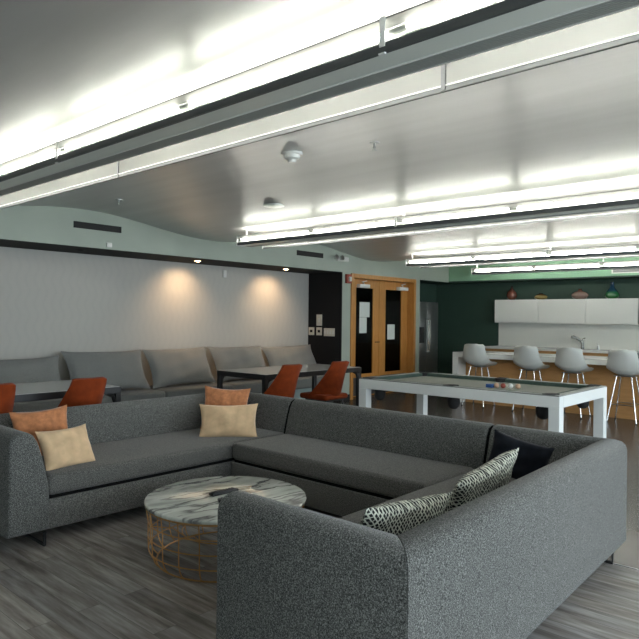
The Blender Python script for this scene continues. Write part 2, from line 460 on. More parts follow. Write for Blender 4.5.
# ------------------------------------------------------------------ light rows
def light_row(yn, label, window=True, x0=-5.95, x1=XR - .15):
    """upright open trough at y = yn and an upright lens frame .43 m behind it"""
    t = thing('linear_light', label, 'ceiling light', (x0, yn, 2.318), 0, 'rows of linear ceiling lights')
    Lx = x1 - x0; H = .116; YB = .43
    def bar(y0, y1, z0, z1, mt, name, a=0, b=None, bev=0):
        return obj(name, bx(a, Lx if b is None else b, y0, y1, z0, z1, bev=bev), M[mt], t)
    def plank(bm, p, q, th=.003):
        (y0, z0), (y1, z1) = p, q; d = Vector((y1 - y0, z1 - z0)).normalized(); n = Vector((-d.y, d.x)) * th
        vs = [bm.verts.new((x, *yz)) for x in (0, Lx) for yz in ((y0, z0), (y1, z1), (y1 + n.x, z1 + n.y), (y0 + n.x, z0 + n.y))]
        for f in ((0, 1, 2, 3), (7, 6, 5, 4), (0, 4, 5, 1), (1, 5, 6, 2), (2, 6, 7, 3), (3, 7, 4, 0)): bm.faces.new([vs[i] for i in f])
    bar(0, .006, H - .004, H, 'alloy', 'lip')
    bar(.001, .004, .076, H - .0045, 'near_frost', 'near_lens')
    bm = BM(); plank(bm, (.002, .036), (.035, .045)); plank(bm, (.035, .045), (.075, .075)); plank(bm, (.075, .075), (.10, .10))
    obj('reflector', bm, M['fixture_mid2'], t)
    bm = BM(); box(bm, 0, Lx, 0, .012, 0, .034); 
    obj('front_rail', bm, M['fixture_dark'], t)
    bar(.0125, .115, .0, .006, 'fixture', 'bottom_panel'); bar(.1155, .122, -.003, .010, 'fixture_edge', 'edge_strip')
    bm = BM(); box(bm, 0, Lx, .1225, .205, .002, .012)
    for i in range(7): box(bm, 0, Lx, .127 + i * .0115, .132 + i * .0115, -.001, .002)
    obj('louvre_panel', bm, M['fixture_mid'], t)
    bar(.2055, .212, -.001, .014, 'fixture_edge', 'edge_strip')
    gaps = [.02] + [g - x0 for g in (-4.73, -3.55, -2.38, -1.21, -.04, 1.13, 2.30)] + [Lx - .02]
    for a, b in zip(gaps, gaps[1:]):
        bm = BM(); tube(bm, [(a + .04, .022, .070), (b - .04, .022, .070)], .010, 10); obj('lamp_tube', bm, M['tube'], t, 40)
    for a, b in zip(gaps, gaps[1:]):
        bm = BM(); tube(bm, [(a + .04, .15, .045), (b - .04, .15, .045)], .010, 10); obj('lamp_tube', bm, M['tube'], t, 40)  # second tube out of sight, added to light far lens and ceiling
    for g in gaps[1:-1]:
        bm = BM(); tube(bm, [(g - .038, .022, .070), (g + .038, .022, .070)], .011, 10); obj('lamp_holder', bm, M['fixture_mid'], t, 40); obj('lamp_holder', bx(g - .02, g + .02, .14, .16, .012, .06), M['fixture_mid'], t)  # the boxy holder belongs to the added hidden tube
    for q in (-5.92, -3.58, -1.25, 1.08):
        q -= x0
        bm = BM(); 
        if q > .1:
            box(bm, q - .018, q + .004, -.004, -.0005, .02, H + .002); box(bm, q - .02, q + .006, -.006, .004, -.006, -.0005)
            box(bm, q - .018, q + .004, -.002, .13, H, H + .005)
        box(bm, q - .006 + .02, q + .006 + .02, .10, .112, .02, zc(yn + .105) - 2.318 - .001)
        obj('hanger_bracket', bm, M['fixture_edge'], t)
    if window:
        bar(YB, YB + .014, -.004, .014, 'fixture_dark', 'far_rail'); bar(YB - .004, YB + .012, .0145, .019, 'fixture_edge', 'edge_strip')
        bar(YB, YB + .006, H - .006, H, 'alloy', 'far_rail')
        bar(YB + .002, YB + .005, .0195, H - .0065, 'frost', 'far_lens')
        for q in (-3.65, -1.28, 1.07):
            q -= x0; obj('cross_bar', bx(q - .009, q + .009, YB - .006, YB - .0005, 0, H), M['alloy'], t)
            obj('cross_bar', bx(q - .009, q + .009, .213, YB - .0065, H - .01, H), M['alloy'], t)
        bar(YB - .008, YB + .014, -.004, H, 'fixture_edge', 'end_cap', -.010, -.0005)
    bar(-.004, .215, -.004, .040, 'fixture_edge', 'end_cap', -.010, -.0005); bar(-.004, .012, .0405, H, 'fixture_edge', 'end_cap', -.010, -.0005)
    return t
light_row(1.70, 'nearest row of linear lights crossing the top of the picture')
light_row(5.10, 'second row of linear lights, ending left of the slot vent by the emergency light')
light_row(8.78, 'third row of linear lights, ending above the oak double doors')
light_row(11.02, 'farthest and shortest row of linear lights in front of the light green soffit', window=False)

# ceiling fittings
def ceil_thing(name, x, y, label, cat, kind):
    t = thing(name, label, cat, (x, y, zc(y)), 0)
    if kind == 'smoke':
        bm = BM(); lathe(bm, [(0, -.018), (.078, -.018), (.08, .004), (0, .004)]); obj('base', bm, M['plastic'], t, 40)
        bm = BM(); lathe(bm, [(0, -.075), (.026, -.072), (.03, -.055), (.055, -.045), (.06, -.018), (0, -.018)]); obj('sensor_dome', bm, M['plastic'], t, 40)
    elif kind == 'speaker':
        bm = BM(); lathe(bm, [(.10, -.012), (.115, -.006), (.118, .004), (.10, .004)]); obj('trim_ring', bm, M['fixture'], t, 40)
        bm = BM(); lathe(bm, [(0, -.010), (.10, -.010), (.10, .004), (0, .004)]); obj('speaker_grille', bm, M['ventgrey'], t, 40)
    else:
        bm = BM(); lathe(bm, [(0, -.008), (.035, -.006), (.037, .004), (0, .004)]); obj('escutcheon', bm, M['steel'], t, 40)
        bm = BM(); tube(bm, [(0, 0, -.008), (0, 0, -.04)], .008); tube(bm, [(-.012, 0, -.03), (0, 0, -.055), (.012, 0, -.03)], .004); lathe(bm, [(0, -.058), (.02, -.058), (.02, -.055), (0, -.055)], n=12)
        obj('sprinkler_head', bm, M['steel'], t, 40)
ceil_thing('smoke_detector', -3.32, 3.37, 'white smoke detector hanging from the curved ceiling behind the nearest light row', 'smoke detector', 'smoke')
ceil_thing('ceiling_speaker', -4.74, 4.56, 'round flush ceiling speaker in front of the second light row', 'speaker', 'speaker')
ceil_thing('ceiling_speaker', -3.5, 7.15, 'round flush ceiling speaker seen through the second light row', 'speaker', 'speaker')
ceil_thing('sprinkler', -2.7, 3.57, 'small sprinkler head on the ceiling right of the smoke detector', 'sprinkler', 'spr')
ceil_thing('sprinkler', -6.11, 3.58, 'small sprinkler head on the ceiling above the left slot vent', 'sprinkler', 'spr')

# ------------------------------------------------------------------ sectional sofa
sofa = thing('sectional_sofa', 'large U-shaped charcoal tweed sectional sofa around the marble coffee table', 'sofa', (-3, 3, 0))
OFF = Vector((3, -3, 0))
PO = [(-3.88, 1.57), (-4.86, 1.57), (-4.86, 4.16), (-1.175, 4.16), (-1.085, 1.63), (-2.018, 1.63)]
PROF = [(0, .09), (0, .30), (0, .50), (.0, .645), (.007, .675), (.024, .695), (.05, .707), (.085, .712), (.118, .709), (.148, .69), (.176, .645), (.203, .56), (.228, .46), (.245, .38), (.252, .30), (.252, .09)]
def inn(a, b):  # inward normal of segment (path runs clockwise with the seat on its right)
    d = Vector((b[0] - a[0], b[1] - a[1])).normalized(); return Vector((d.y, -d.x))
SEG = [inn(PO[i], PO[i + 1]) for i in range(5)]
def miter(i):
    if i == 0: return SEG[0]
    if i == 5: return SEG[4]
    a, b = SEG[i - 1], SEG[i]; return (a + b) / (1 + a.dot(b))
def prof_normals():
    out = []; n = len(PROF); c = Vector((.12, .4))
    for i in range(n):
        p = Vector(PROF[i - 1]); q = Vector(PROF[(i + 1) % n]); d = (q - p).normalized(); nn = Vector((-d.y, d.x))
        out.append(nn)
    return out
PN = prof_normals()
def sweep(rings, name, par, material):
    """rings: list of (base point 2d, inward vector 2d, inset)"""
    bm = BM(); R = []
    for p, nv, ins in rings:
        ring = []
        for (d, z), n in zip(PROF, PN):
            dd, z2 = d - n.x * ins, z - n.y * ins
            ring.append(bm.verts.new((p[0] + nv[0] * dd + OFF.x, p[1] + nv[1] * dd + OFF.y, z2)))
        R.append(ring)
    for a, b in zip(R, R[1:]):
        for j in range(len(a)): bm.faces.new((a[j], a[(j + 1) % len(a)], b[(j + 1) % len(b)], b[j]))
    bm.faces.new(R[0]); bm.faces.new(R[-1][::-1])
    return obj(name, bm, material, par, 50)
def lerp2(a, b, t): return (a[0] + (b[0] - a[0]) * t, a[1] + (b[1] - a[1]) * t)
def end_rings(p, d, nv, r, first):
    """rounded end at point p; d = unit direction of travel"""
    out = []
    for a in (0, 22, 45, 68, 90):
        s = r * (1 - cos(radians(90 - a))) if False else r * (1 - sin(radians(a))); ins = r * (1 - sin(radians(a)))
        along = r * (1 - cos(radians(a)))
        ins = r * (1 - sin(radians(a)))
        k = along if first else -along
        out.append(((p[0] + d[0] * k, p[1] + d[1] * k), nv, ins))
    # a=0: outermost face, most inset -> along=0, ins=r ; a=90: along=r, ins=0
    return out if first else out[::-1]
def seg_dir(i): return Vector((PO[i + 1][0] - PO[i][0], PO[i + 1][1] - PO[i][1])).normalized()
g = .004
def mit_ring(i, shift, sd):
    m_ = miter(i); return ((PO[i][0] + sd[0] * shift, PO[i][1] + sd[1] * shift), m_, 0)
def soft_end(i, sd, first):
    """mitred corner end, tiny rounding so that the seam reads"""
    m_ = miter(i); k = 1 if first else -1; out = []
    for al, ins in ((.0005, .005), (.002, .0015), (.006, 0)):
        out.append(((PO[i][0] + sd[0] * al * k, PO[i][1] + sd[1] * al * k), m_, ins))
    return out if first else out[::-1]
XS1, XS2 = -3.93, -2.02
# left arm
d = seg_dir(0); sweep(end_rings(PO[0], d, SEG[0], .022, True) + soft_end(1, d, False), 'arm', sofa, M['sofa'])
d = seg_dir(1); sweep(soft_end(1, d, True) + soft_end(2, d, False), 'backrest', sofa, M['sofa'])
d = seg_dir(2)
sweep(soft_end(2, d, True) + end_rings((XS1 - .007, 4.16), d, SEG[2], .026, False), 'backrest', sofa, M['sofa'])
sweep(end_rings((XS1 + .007, 4.16), d, SEG[2], .026, True) + end_rings((XS2 - .007, 4.16), d, SEG[2], .026, False), 'backrest', sofa, M['sofa'])
sweep(end_rings((XS2 + .007, 4.16), d, SEG[2], .026, True) + soft_end(3, d, False), 'backrest', sofa, M['sofa'])
d = seg_dir(3); sweep(soft_end(3, d, True) + soft_end(4, d, False), 'backrest', sofa, M['sofa'])
d = seg_dir(4); sweep(soft_end(4, d, True) + end_rings(PO[5], d, SEG[4], .022, False), 'arm', sofa, M['sofa'])
def sbox(x0, x1, y0, y1, z0, z1, bev, seg=4):
    return box(BM(), x0 + 3, x1 + 3, y0 - 3, y1 - 3, z0, z1, bev, seg)
for xs in (XS1, XS2):
    dd = Vector((1, 0)); sweep([((xs - .0065, 4.16), SEG[2], .010), ((xs + .0065, 4.16), SEG[2], .010)], 'seam_shade', sofa, M['blackgap'])  # dark strip paints the shade in the gap between sofa modules
# seat cushions
obj('seat_cushion', sbox(-4.625, -3.885, 1.815, 3.925, .295, .43, .035), M['seat'], sofa, 50)
obj('seat_cushion', sbox(-3.880, -2.065, 3.285, 3.925, .295, .43, .035), M['seat'], sofa, 50)
obj('seat_cushion', sbox(-2.060, -1.36, 1.88, 3.925, .295, .43, .035), M['seat'], sofa, 50)
# bases
for a in ((-4.61, -3.888, 1.80, 3.92), (-3.885, -2.065, 3.29, 3.92), (-2.058, -1.36, 1.87, 3.92)):
    obj('seat_base', sbox(*a, .09, .276, .008, 2), M['seat'], sofa, 50)
    obj('base_gap_shade', sbox(a[0] + .02, a[1] - .02, a[2] + .02, a[3] - .01, .276, .295, 0), M['blackgap'], sofa)  # shade in the gap under each cushion, put in as black slab
# sled legs
def sled(x, y, ax):
    bm = BM(); w = .16; X, Y = x + 3, y - 3
    if ax == 'y': pts = [(X, Y - w, .09), (X, Y - w, .012), (X, Y + w, .012), (X, Y + w, .09)]
    else: pts = [(X - w, Y, .09), (X - w, Y, .012), (X + w, Y, .012), (X + w, Y, .09)]
    q = []
    for i, p in enumerate(pts):
        q.append(p)
    tube(bm, q, .011, 8); obj('sled_leg', bm, M['black'], sofa, 40)
for a in ((-4.02, 1.78, 'x'), (-4.60, 1.78, 'x'), (-4.35, 3.9, 'x'), (-3.6, 3.42, 'x'), (-2.4, 3.42, 'x'), (-3.6, 4.0, 'x'), (-2.4, 4.0, 'x'), (-1.345, 3.93, 'x'), (-1.36, 1.85, 'x'), (-1.85, 1.85, 'x')): sled(*a)

# ------------------------------------------------------------------ pillows
def pillow_bm(w, h, t, n=22, pinch=.09, seed=0, wrinkle=.008):
    rnd = random.Random(seed); ph = [rnd.uniform(0, 6.28) for _ in range(6)]
    bm = BM(); G = {}
    for sgn in (1, -1):
        for i in range(n + 1):
            for j in range(n + 1):
                u, v = -1 + 2 * i / n, -1 + 2 * j / n
                edge = i in (0, n) or j in (0, n)
                if edge and sgn == -1: G[(sgn, i, j)] = G[(1, i, j)]; continue
                k = (1 - u ** 2) * (1 - v ** 2)
                th = t / 2 * (max(k, 0)) ** .42
                x = u * w / 2 * (1 - pinch * (1 - v * v) * (abs(u) ** 3)); y = v * h / 2 * (1 - pinch * 1.3 * (1 - u * u) * (abs(v) ** 3))
                wr = wrinkle * (k ** .5) * (sin(5 * u + 3 * v + ph[0]) + .6 * sin(9 * v - 4 * u + ph[1]) + .4 * sin(13 * u + ph[2]))
                G[(sgn, i, j)] = bm.verts.new((x, y, sgn * th + wr))
    for sgn in (1, -1):
        for i in range(n):
            for j in range(n):
                q = [G[(sgn, i, j)], G[(sgn, i + 1, j)], G[(sgn, i + 1, j + 1)], G[(sgn, i, j + 1)]]
                bm.faces.new(q if sgn == 1 else q[::-1])
    return bm
def basis(right, up):
    r = Vector(right).normalized(); u = Vector(up); u = (u - r * u.dot(r)).normalized(); n = r.cross(u)
    return Matrix((r, u, n)).transposed()
def pillow(name, w, h, t, mt, loc, right, up, label, cat='cushion', group=None, seed=0, piping=False):
    o = obj(name, pillow_bm(w, h, t, seed=seed), M[mt], None, 60)
    o.matrix_world = Matrix.Translation(Vector(loc)) @ basis(right, up).to_4x4()
    tag(o, label, cat, group)
    return o
TG = 'throw pillows on the tweed sofa'
# left pair: on the left section beside the near arm, leaning on the back
pillow('throw_pillow', .40, .36, .13, 'orange_pillow', (-4.47, 2.035, .59), (.12, 1, .05), (-.30, 0, 1), 'terracotta throw pillow behind the cream one, beside the left sofa arm', 'pillow', TG, 1)
pillow('throw_pillow', .39, .29, .12, 'cream_pillow', (-4.10, 2.035, .540), (-.16, 1, .0), (-.48, -.12, 1), 'cream lumbar pillow on the left sofa section beside the arm', 'pillow', TG, 2)
# far corner pair
pillow('throw_pillow', .42, .40, .12, 'orange_pillow', (-4.43, 3.68, .605), (.75, .65, -.05), (-.2, .22, 1), 'terracotta throw pillow standing in the far inner corner of the sofa', 'pillow', TG, 3)
pillow('throw_pillow', .50, .30, .12, 'cream_pillow', (-4.13, 3.465, .552), (.72, .70, .02), (-.22, .25, 1), 'cream lumbar pillow in front of the terracotta one in the far sofa corner', 'pillow', TG, 4)
# right section
pillow('throw_pillow', .64, .28, .12, 'diamond', (-1.50, 2.19, .562), (0, 1, -.10), (.45, 0, 1), 'black and white diamond patterned pillow nearest the front sofa arm', 'pillow', TG, 5)
pillow('throw_pillow', .66, .28, .12, 'diamond', (-1.52, 2.94, .588), (0, 1, .11), (.45, 0, 1), 'black and white patterned pillow leaning in front of the black one', 'pillow', TG, 6)
pillow('throw_pillow', .38, .27, .11, 'black_pillow', (-1.68, 3.72, .575), (.96, .12, -.20), (.22, .25, 1), 'plain black velvet throw pillow in the right corner of the sofa', 'pillow', TG, 7)

# ------------------------------------------------------------------ coffee table
ct = thing('coffee_table', 'round coffee table with veined marble top on a brass wire basket', 'coffee table', (-2.94, 2.46, 0))
bm = BM(); lathe(bm, [(0, .335), (.470, .335), (.478, .339), (.48, .345), (.48, .352), (.476, .357), (.468, .36), (0, .36)], n=72); obj('marble_top', bm, M['marble'], ct, 30)
def ring(bm, r, z, w=.0038, n=56): tube(bm, [(r * cos(2 * pi * i / n), r * sin(2 * pi * i / n), z) for i in range(n)], w, 6, closed=True)
def rz(z):  # basket radius by height
    s = z / .33; return .455 if s > .35 else .455 - .05 * ((.35 - s) / .35) ** 2
bm = BM(); ring(bm, .468, .329, .005); obj('top_ring', bm, M['brass'], ct, 40)
for z in (.245, .165, .085): 
    bm = BM(); ring(bm, rz(z), z); obj('wire_hoop', bm, M['brass'], ct, 40)
bm = BM(); ring(bm, .405, .008, .005); obj('base_ring', bm, M['brass'], ct, 40)
NW = 23
for i in range(NW):
    a = 2 * pi * (i + .3) / NW
    bm = BM(); zs = [.329, .245, .165, .085, .05, .03, .008]
    pts = [((.468 if z > .3 else rz(z)) * cos(a), (.468 if z > .3 else rz(z)) * sin(a), z) for z in zs[:-1]] + [(.405 * cos(a), .405 * sin(a), .008)]
    tube(bm, pts, .0034, 6); obj('wire_upright', bm, M['brass'], ct, 40)
bm = BM(); ring(bm, .26, .16, .004)
for i in range(10):
    a = 2 * pi * i / 10; tube(bm, [(.26 * cos(a), .26 * sin(a), .16), (.33 * cos(a), .33 * sin(a), .215), (.455 * cos(a), .455 * sin(a), .245)], .003, 6)
obj('inner_basket', bm, M['brass'], ct, 40)

def remote(loc, rz_, label, ln=.19):
    t = thing('remote_control', label, 'remote control', loc, rz_, 'remotes on the coffee table')
    obj('body', bx(-ln / 2, ln / 2, -.024, .024, 0, .018, bev=.005), M['remote'], t, 40)
    for i in range(8):
        for j in (-1, 0, 1):
            obj('button', bx(-ln / 2 + .018 + i * .02, -ln / 2 + .030 + i * .02, j * .014 - .0045, j * .014 + .0045, .018, .021), M['button'], t)
remote((-2.985, 2.475, .3605), radians(86), 'long black remote control lying on the marble table')
remote((-2.83, 2.40, .3605), radians(60), 'second black remote control mostly hidden behind the front sofa arm', .15)

# ------------------------------------------------------------------ bench along the wallpaper wall
bn = thing('banquette_bench', 'long grey upholstered bench along the wallpapered alcove wall', 'bench', (XA, 0, 0))
obj('plinth', bx(.006, .62, YN + .02, YR - .025, 0, .27), M['plinth'], bn)
ys = [2.55 - 1.16 * 4 + 1.16 * i for i in range(10)]; ys[-1] = min(ys[-1], YR - .03)
for i in range(len(ys) - 1):
    a, b = max(ys[i], YN + .03), ys[i + 1] - .004
    if i == len(ys) - 2: b = YR - .03
    if b - a < .2: continue
    obj('seat_cushion', bx(.02, .74, a, b, .275, .45, bev=.035, seg=4), M['bench'], bn, 50)
BG = 'large grey back cushions along the wallpapered wall'
for i, (y0, y1, zt, lab) in enumerate(((2.56, 3.70, .93, 'large grey back cushion at the left edge of the picture'),
        (3.72, 4.86, .985, 'large grey back cushion above the end of the left table'),
        (4.88, 5.97, .985, 'large grey back cushion under the left pool of warm light'),
        (6.0, 7.10, .985, 'large grey back cushion under the right pool of warm light'),
        (7.10, 8.30, .965, 'large grey back cushion touching the charcoal end wall'))):
    h = (zt - .45) * 1.10
    pillow('back_cushion', y1 - y0, h, .22, 'backpillow', (-7.50, (y0 + y1) / 2 - .03, .455 + h * .45), (0, 1, -.012 if i % 2 else .012), (-.52, 0, 1), lab, 'cushion', BG, 20 + i)

# ------------------------------------------------------------------ black framed tables
def dining(x0, x1, y0, y1, label):
    cx, cy = (x0 + x1) / 2, (y0 + y1) / 2; w, l = (x1 - x0) / 2, (y1 - y0) / 2
    t = thing('dining_table', label, 'table', (cx, cy, 0), 0, 'black framed tables along the bench')
    obj('tabletop', bx(-w + .012, w - .012, -l + .012, l - .012, .735, .752, bev=.002), M['tabletop'], t)
    bm = BM()
    for a in (-1, 1):
        box(bm, a * (w - .05) - .0, a * w, -l, l, .685, .748, .004); box(bm, -w + .05, w - .05, a * (l - .05), a * l, .685, .748, .004)
    obj('apron_frame', bm, M['black'], t)
    for a in (-1, 1):
        for b in (-1, 1):
            bm = BM(); box(bm, a * (w - .055), a * w, b * (l - .055), b * l, 0, .70, .006)
            # rounded gusset to the apron
            for k in range(1): tube(bm, [(a * (w - .028), b * (l - .05), .60), (a * (w - .028), b * (l - .075), .665), (a * (w - .028), b * (l - .14), .69)], .02, 8)
            obj('leg', bm, M['black'], t)
dining(-6.40, -5.50, 1.42, 3.27, 'grey-topped table with black frame at the left edge')
dining(-6.40, -5.50, 5.17, 7.03, 'grey-topped table with black frame in front of the charcoal wall')

# ------------------------------------------------------------------ rust chairs
def shell(bm, fn, nu, nv, th):
    """closed thick surface from fn(u,v)->Vector, u,v in 0..1"""
    P_ = [[fn(i / nu, j / nv) for j in range(nv + 1)] for i in range(nu + 1)]
    def nrm(i, j):
        a = P_[min(i + 1, nu)][j] - P_[max(i - 1, 0)][j]; b = P_[i][min(j + 1, nv)] - P_[i][max(j - 1, 0)]
        c = a.cross(b); return c.normalized() if c.length > 1e-9 else Vector((0, 0, 1))
    A = [[bm.verts.new(P_[i][j]) for j in range(nv + 1)] for i in range(nu + 1)]
    B = [[bm.verts.new(P_[i][j] + nrm(i, j) * th) for j in range(nv + 1)] for i in range(nu + 1)]
    for i in range(nu):
        for j in range(nv):
            bm.faces.new((A[i][j], A[i + 1][j], A[i + 1][j + 1], A[i][j + 1])); bm.faces.new((B[i][j + 1], B[i + 1][j + 1], B[i + 1][j], B[i][j]))
    for i in range(nu):
        bm.faces.new((A[i][0], B[i][0], B[i + 1][0], A[i + 1][0])); bm.faces.new((A[i][nv], A[i + 1][nv], B[i + 1][nv], B[i][nv]))
    for j in range(nv):
        bm.faces.new((A[0][j], A[0][j + 1], B[0][j + 1], B[0][j])); bm.faces.new((A[nu][j], B[nu][j], B[nu][j + 1], A[nu][j + 1]))
    return bm
def make_chair(loc, label):
    # faces local +x
    t = thing('dining_chair', label, 'chair', loc, pi, 'rust velvet chairs at the black framed tables')
    def f(u, v):
        a = (u - .5) * 2; hw = .24 - .085 * v ** 1.1
        wrap = (.26 * (1 - v) ** 1.2 + .03) * abs(a) ** 2.6
        return Vector((-.20 - .10 * v ** .9 + wrap, a * hw, .44 + .45 * v - .012 * abs(a) ** 6 * (v > .9)))
    obj('backrest', shell(BM(), f, 16, 12, .035), M['orange_chair'], t, 60)
    def s(u, v):
        a = (u - .5) * 2; x = -.20 + .45 * v; return Vector((x, a * (.235 - .03 * v ** 3), .405 + .0 * a))
    bm = BM(); box(bm, -.205, .25, -.225, .225, .405, .475, .03, 4); obj('seat', bm, M['orange_chair'], t, 50)
    bm = BM(); box(bm, -.17, .19, -.17, .17, .385, .404); obj('seat_frame', bm, M['black'], t)
    for a in (-1, 1):
        for b in (-1, 1):
            bm = BM(); tube(bm, [(a * .15, b * .15, .39), (a * .23, b * .22, 0)], [.014, .010], 8); obj('leg', bm, M['black'], t, 40)
    return t
c0 = make_chair((-5.36, 1.95, 0), 'rust velvet chair cut off by the left edge of the picture')
CG = c0['group']
dup(c0, (-5.36, 2.73, 0), pi, 'rust velvet chair at the right end of the left table')
dup(c0, (-5.36, 5.23, 0), pi, 'rust velvet chair at the left half of the far table')
dup(c0, (-5.36, 6.10, 0), pi, 'rust velvet chair showing its seat at the right end of the far table')

# ------------------------------------------------------------------ pool table
px0, px1, py0, py1 = -4.17, -2.03, 5.29, 6.50
pt = thing('pool_table', 'white framed pool table with pale cloth behind the sofa', 'pool table', ((px0 + px1) / 2, (py0 + py1) / 2, 0))
w, l = (px1 - px0) / 2, (py1 - py0) / 2
bm = BM()
for a in (-1, 1):
    box(bm, -w, w, a * (l - .09), a * l, .695, .792, .003); box(bm, a * (w - .09), a * w, -l + .09, l - .09, .695, .792, .003)
obj('frame', bm, M['white'], pt)
for a in (-1, 1):
    for b in (-1, 1): obj('leg', bx(a * (w - .095), a * w, b * (l - .095), b * l, 0, .695, bev=.003), M['white'], pt)
bm = BM()
for a in (-1, 1):
    box(bm, -w + .005, w - .005, a * (l - .075), a * (l - .004), .792, .802, .002); box(bm, a * (w - .075), a * (w - .004), -l + .075, l - .075, .792, .802, .002)
obj('rail_top', bm, mat('rail_grey', (.22, .235, .22), .5), pt)
bm = BM()
for a in (-1, 1):
    for x0, x1 in ((-w + .15, -.06), (.06, w - .15)): box(bm, x0, x1, a * (l - .115), a * (l - .0755), .765, .80, .004)
    box(bm, a * (w - .115), a * (w - .0755), -l + .15, l - .15, .765, .80, .004)
obj('rail_cushion', bm, M['cushion_green'], pt)
obj('playing_surface', bx(-w + .0905, w - .0905, -l + .0905, l - .0905, .72, .765), M['cloth'], pt)
for x in (-w + .10, 0, w - .10):
    for s in (-1, 1):
        y = s * (l - .095)
        bm = BM(); lathe(bm, [(.03, .766), (.055, .766), (.06, .806), (.035, .806)], (x, y, 0), 20); box(bm, x - .055, x + .055, y + s * .02, y + s * .09, .8025, .808, .004)
        pk = obj('pocket', bm, M['blackmatte'], pt, 40)
        bm = BM(); lathe(bm, [(.055, .70), (.062, .64), (.055, .60), (.03, .575), (0, .57)], (x + (-.09 if x > .1 else .09 if x < -.1 else 0), y - s * .025, 0), 16); obj('pocket_bag', bm, M['blackmatte'], pk, 40)
tag(obj('chalk_box', bx(-2.95, -2.88, 5.77, 5.83, .7655, .80, bev=.003), M['blue']), 'small blue box lying on the pool table cloth', 'box')
for i, (x, y, c, lab) in enumerate(((-2.85, 5.80, 'beige', 'pale ball on the pool table right beside the blue box'), (-2.79, 5.82, 'red', 'red ball in the short line of balls on the pool table'), (-2.73, 5.85, 'plastic', 'white ball in the short line of balls on the pool table'), (-2.665, 5.88, 'beige', 'pale ball at the far right end of the line on the pool table'))):
    bm = BM(); bmesh.ops.create_uvsphere(bm, u_segments=20, v_segments=12, radius=.0255, matrix=Matrix.Translation((x, y, .791)))
    tag(obj('pool_ball', bm, M[c], None, 80), lab, 'ball', 'balls on the pool table')

# ------------------------------------------------------------------ bar
bar = thing('bar_counter', 'long white waterfall bar counter with oak front where the stools stand', 'bar counter', (-5.585, 9.69, 0))
obj('worktop', bx(0, 4.6, 0, .85, .79, .878, bev=.004), M['counter'], bar)
obj('end_panel', bx(0, .10, .0, .85, 0, .7899, bev=.004), M['counter'], bar)
obj('front_panel', bx(.11, 4.58, .27, .84, 0, .789), M['barwood'], bar)
# stools
def make_stool(loc, label):
    t = thing('bar_stool', label, 'bar stool', loc, 0, 'white shell stools at the bar')
    prof = [(-.235, 1.04), (-.225, .99), (-.205, .90), (-.18, .81), (-.145, .735), (-.09, .69), (0, .672), (.10, .672), (.18, .682), (.225, .668)]
    def f(u, v):
        k = v * (len(prof) - 1); i = min(int(k), len(prof) - 2); q = k - i
        y = prof[i][0] * (1 - q) + prof[i + 1][0] * q; z = prof[i][1] * (1 - q) + prof[i + 1][1] * q
        a = (u - .5) * 2
        hw = .165 + .075 * min(1, v * 1.9) 
        hw *= (1 - .35 * max(0, (.10 - v) / .10) ** 2) * (1 - .22 * max(0, (v - .88) / .12) ** 2)
        back = max(0, 1 - v * 2.2)
        c = abs(a) ** 2.4
        return Vector((a * hw, y + c * (.085 * back + .03 * (1 - abs(2 * v - 1))), z + c * (.075 * (1 - back) * (1 - max(0, v - .75) * 3)) - (.03 * abs(a) ** 4 if v < .01 else 0)))
    obj('seat_shell', shell(BM(), f, 18, 27, -.008), M['whiteshell'], t, 70)
    bm = BM()
    box(bm, -.14, .14, -.10, .14, .650, .662, .003); obj('seat_mount', bm, M['chrome'], t)
    F = []
    for a in (-1, 1):
        for b in (-1, 1):
            p0, p1 = Vector((a * .10, b * .10 + .01, .652)), Vector((a * .195, b * .195, .012)); F.append((p0, p1))
            bm = BM(); tube(bm, [p0, p1], .011, 10); lg = obj('leg', bm, M['chrome'], t, 40)
            bm = BM(); lathe(bm, [(0, 0), (.014, 0), (.014, .02), (0, .02)], (p1.x, p1.y, 0), 12); obj('foot', bm, M['blackmatte'], lg, 40)
    bm = BM(); q = [p0.lerp(p1, .62) for p0, p1 in F]; q = [q[0], q[1], q[3], q[2]]
    for i in range(4): tube(bm, [q[i], q[(i + 1) % 4]], .007, 8)
    obj('foot_rest', bm, M['chrome'], t, 40)
    return t
s0 = make_stool((-5.07, 9.66, 0), 'white shell bar stool beside the left end panel of the bar')
for x, lab in ((-4.18, 'white shell bar stool second from the left end of the bar'), (-3.51, 'white shell bar stool third along, in front of the faucet'), (-2.76, 'white shell bar stool at the right edge of the picture')):
    dup(s0, (x, 9.66, 0), 0, lab)

# ------------------------------------------------------------------ kitchen back wall
YCF = 11.95
bc = thing('kitchen_counter', 'white worktop on oak base cabinets along the dark green kitchen wall', 'kitchen counter', (-6.15, YCF, 0))
obj('worktop', bx(0, 5.6, 0, YK - YCF - .001, .855, .90, bev=.003), M['counter'], bc)
obj('cabinet_body', bx(.02, 5.58, .03, YK - YCF - .005, 0, .854), M['barwood'], bc)
struct('trim_2', bx(-6.15, -.5, YK - .012, YK, .901, 1.40), M['splash'])
for i, (x0, x1, lab) in enumerate(((-6.09, -5.158, 'leftmost white upper cabinet, beneath the red-brown vase'), (-5.153, -4.245, 'middle white upper cabinet, beneath the small oval vase'), (-4.24, -3.315, 'white upper cabinet beneath the green and blue vase'))):
    t = thing('upper_cabinet', lab, 'cabinet', (x0, 12.27, 1.385), 0, 'white upper cabinets over the backsplash')
    wv = x1 - x0
    obj('cabinet_body', bx(0, wv, .02, YK - 12.27 - .002, 0, .475), M['cabinet'], t)
    obj('cabinet_door', bx(.003, wv - .003, 0, .0195, .003, .472, bev=.002), M['cabinet'], t)
t = thing('upper_cabinet', 'grey-edged unit cut off at the right end of the upper cabinets', 'cabinet', (-3.305, 12.27, 1.385))
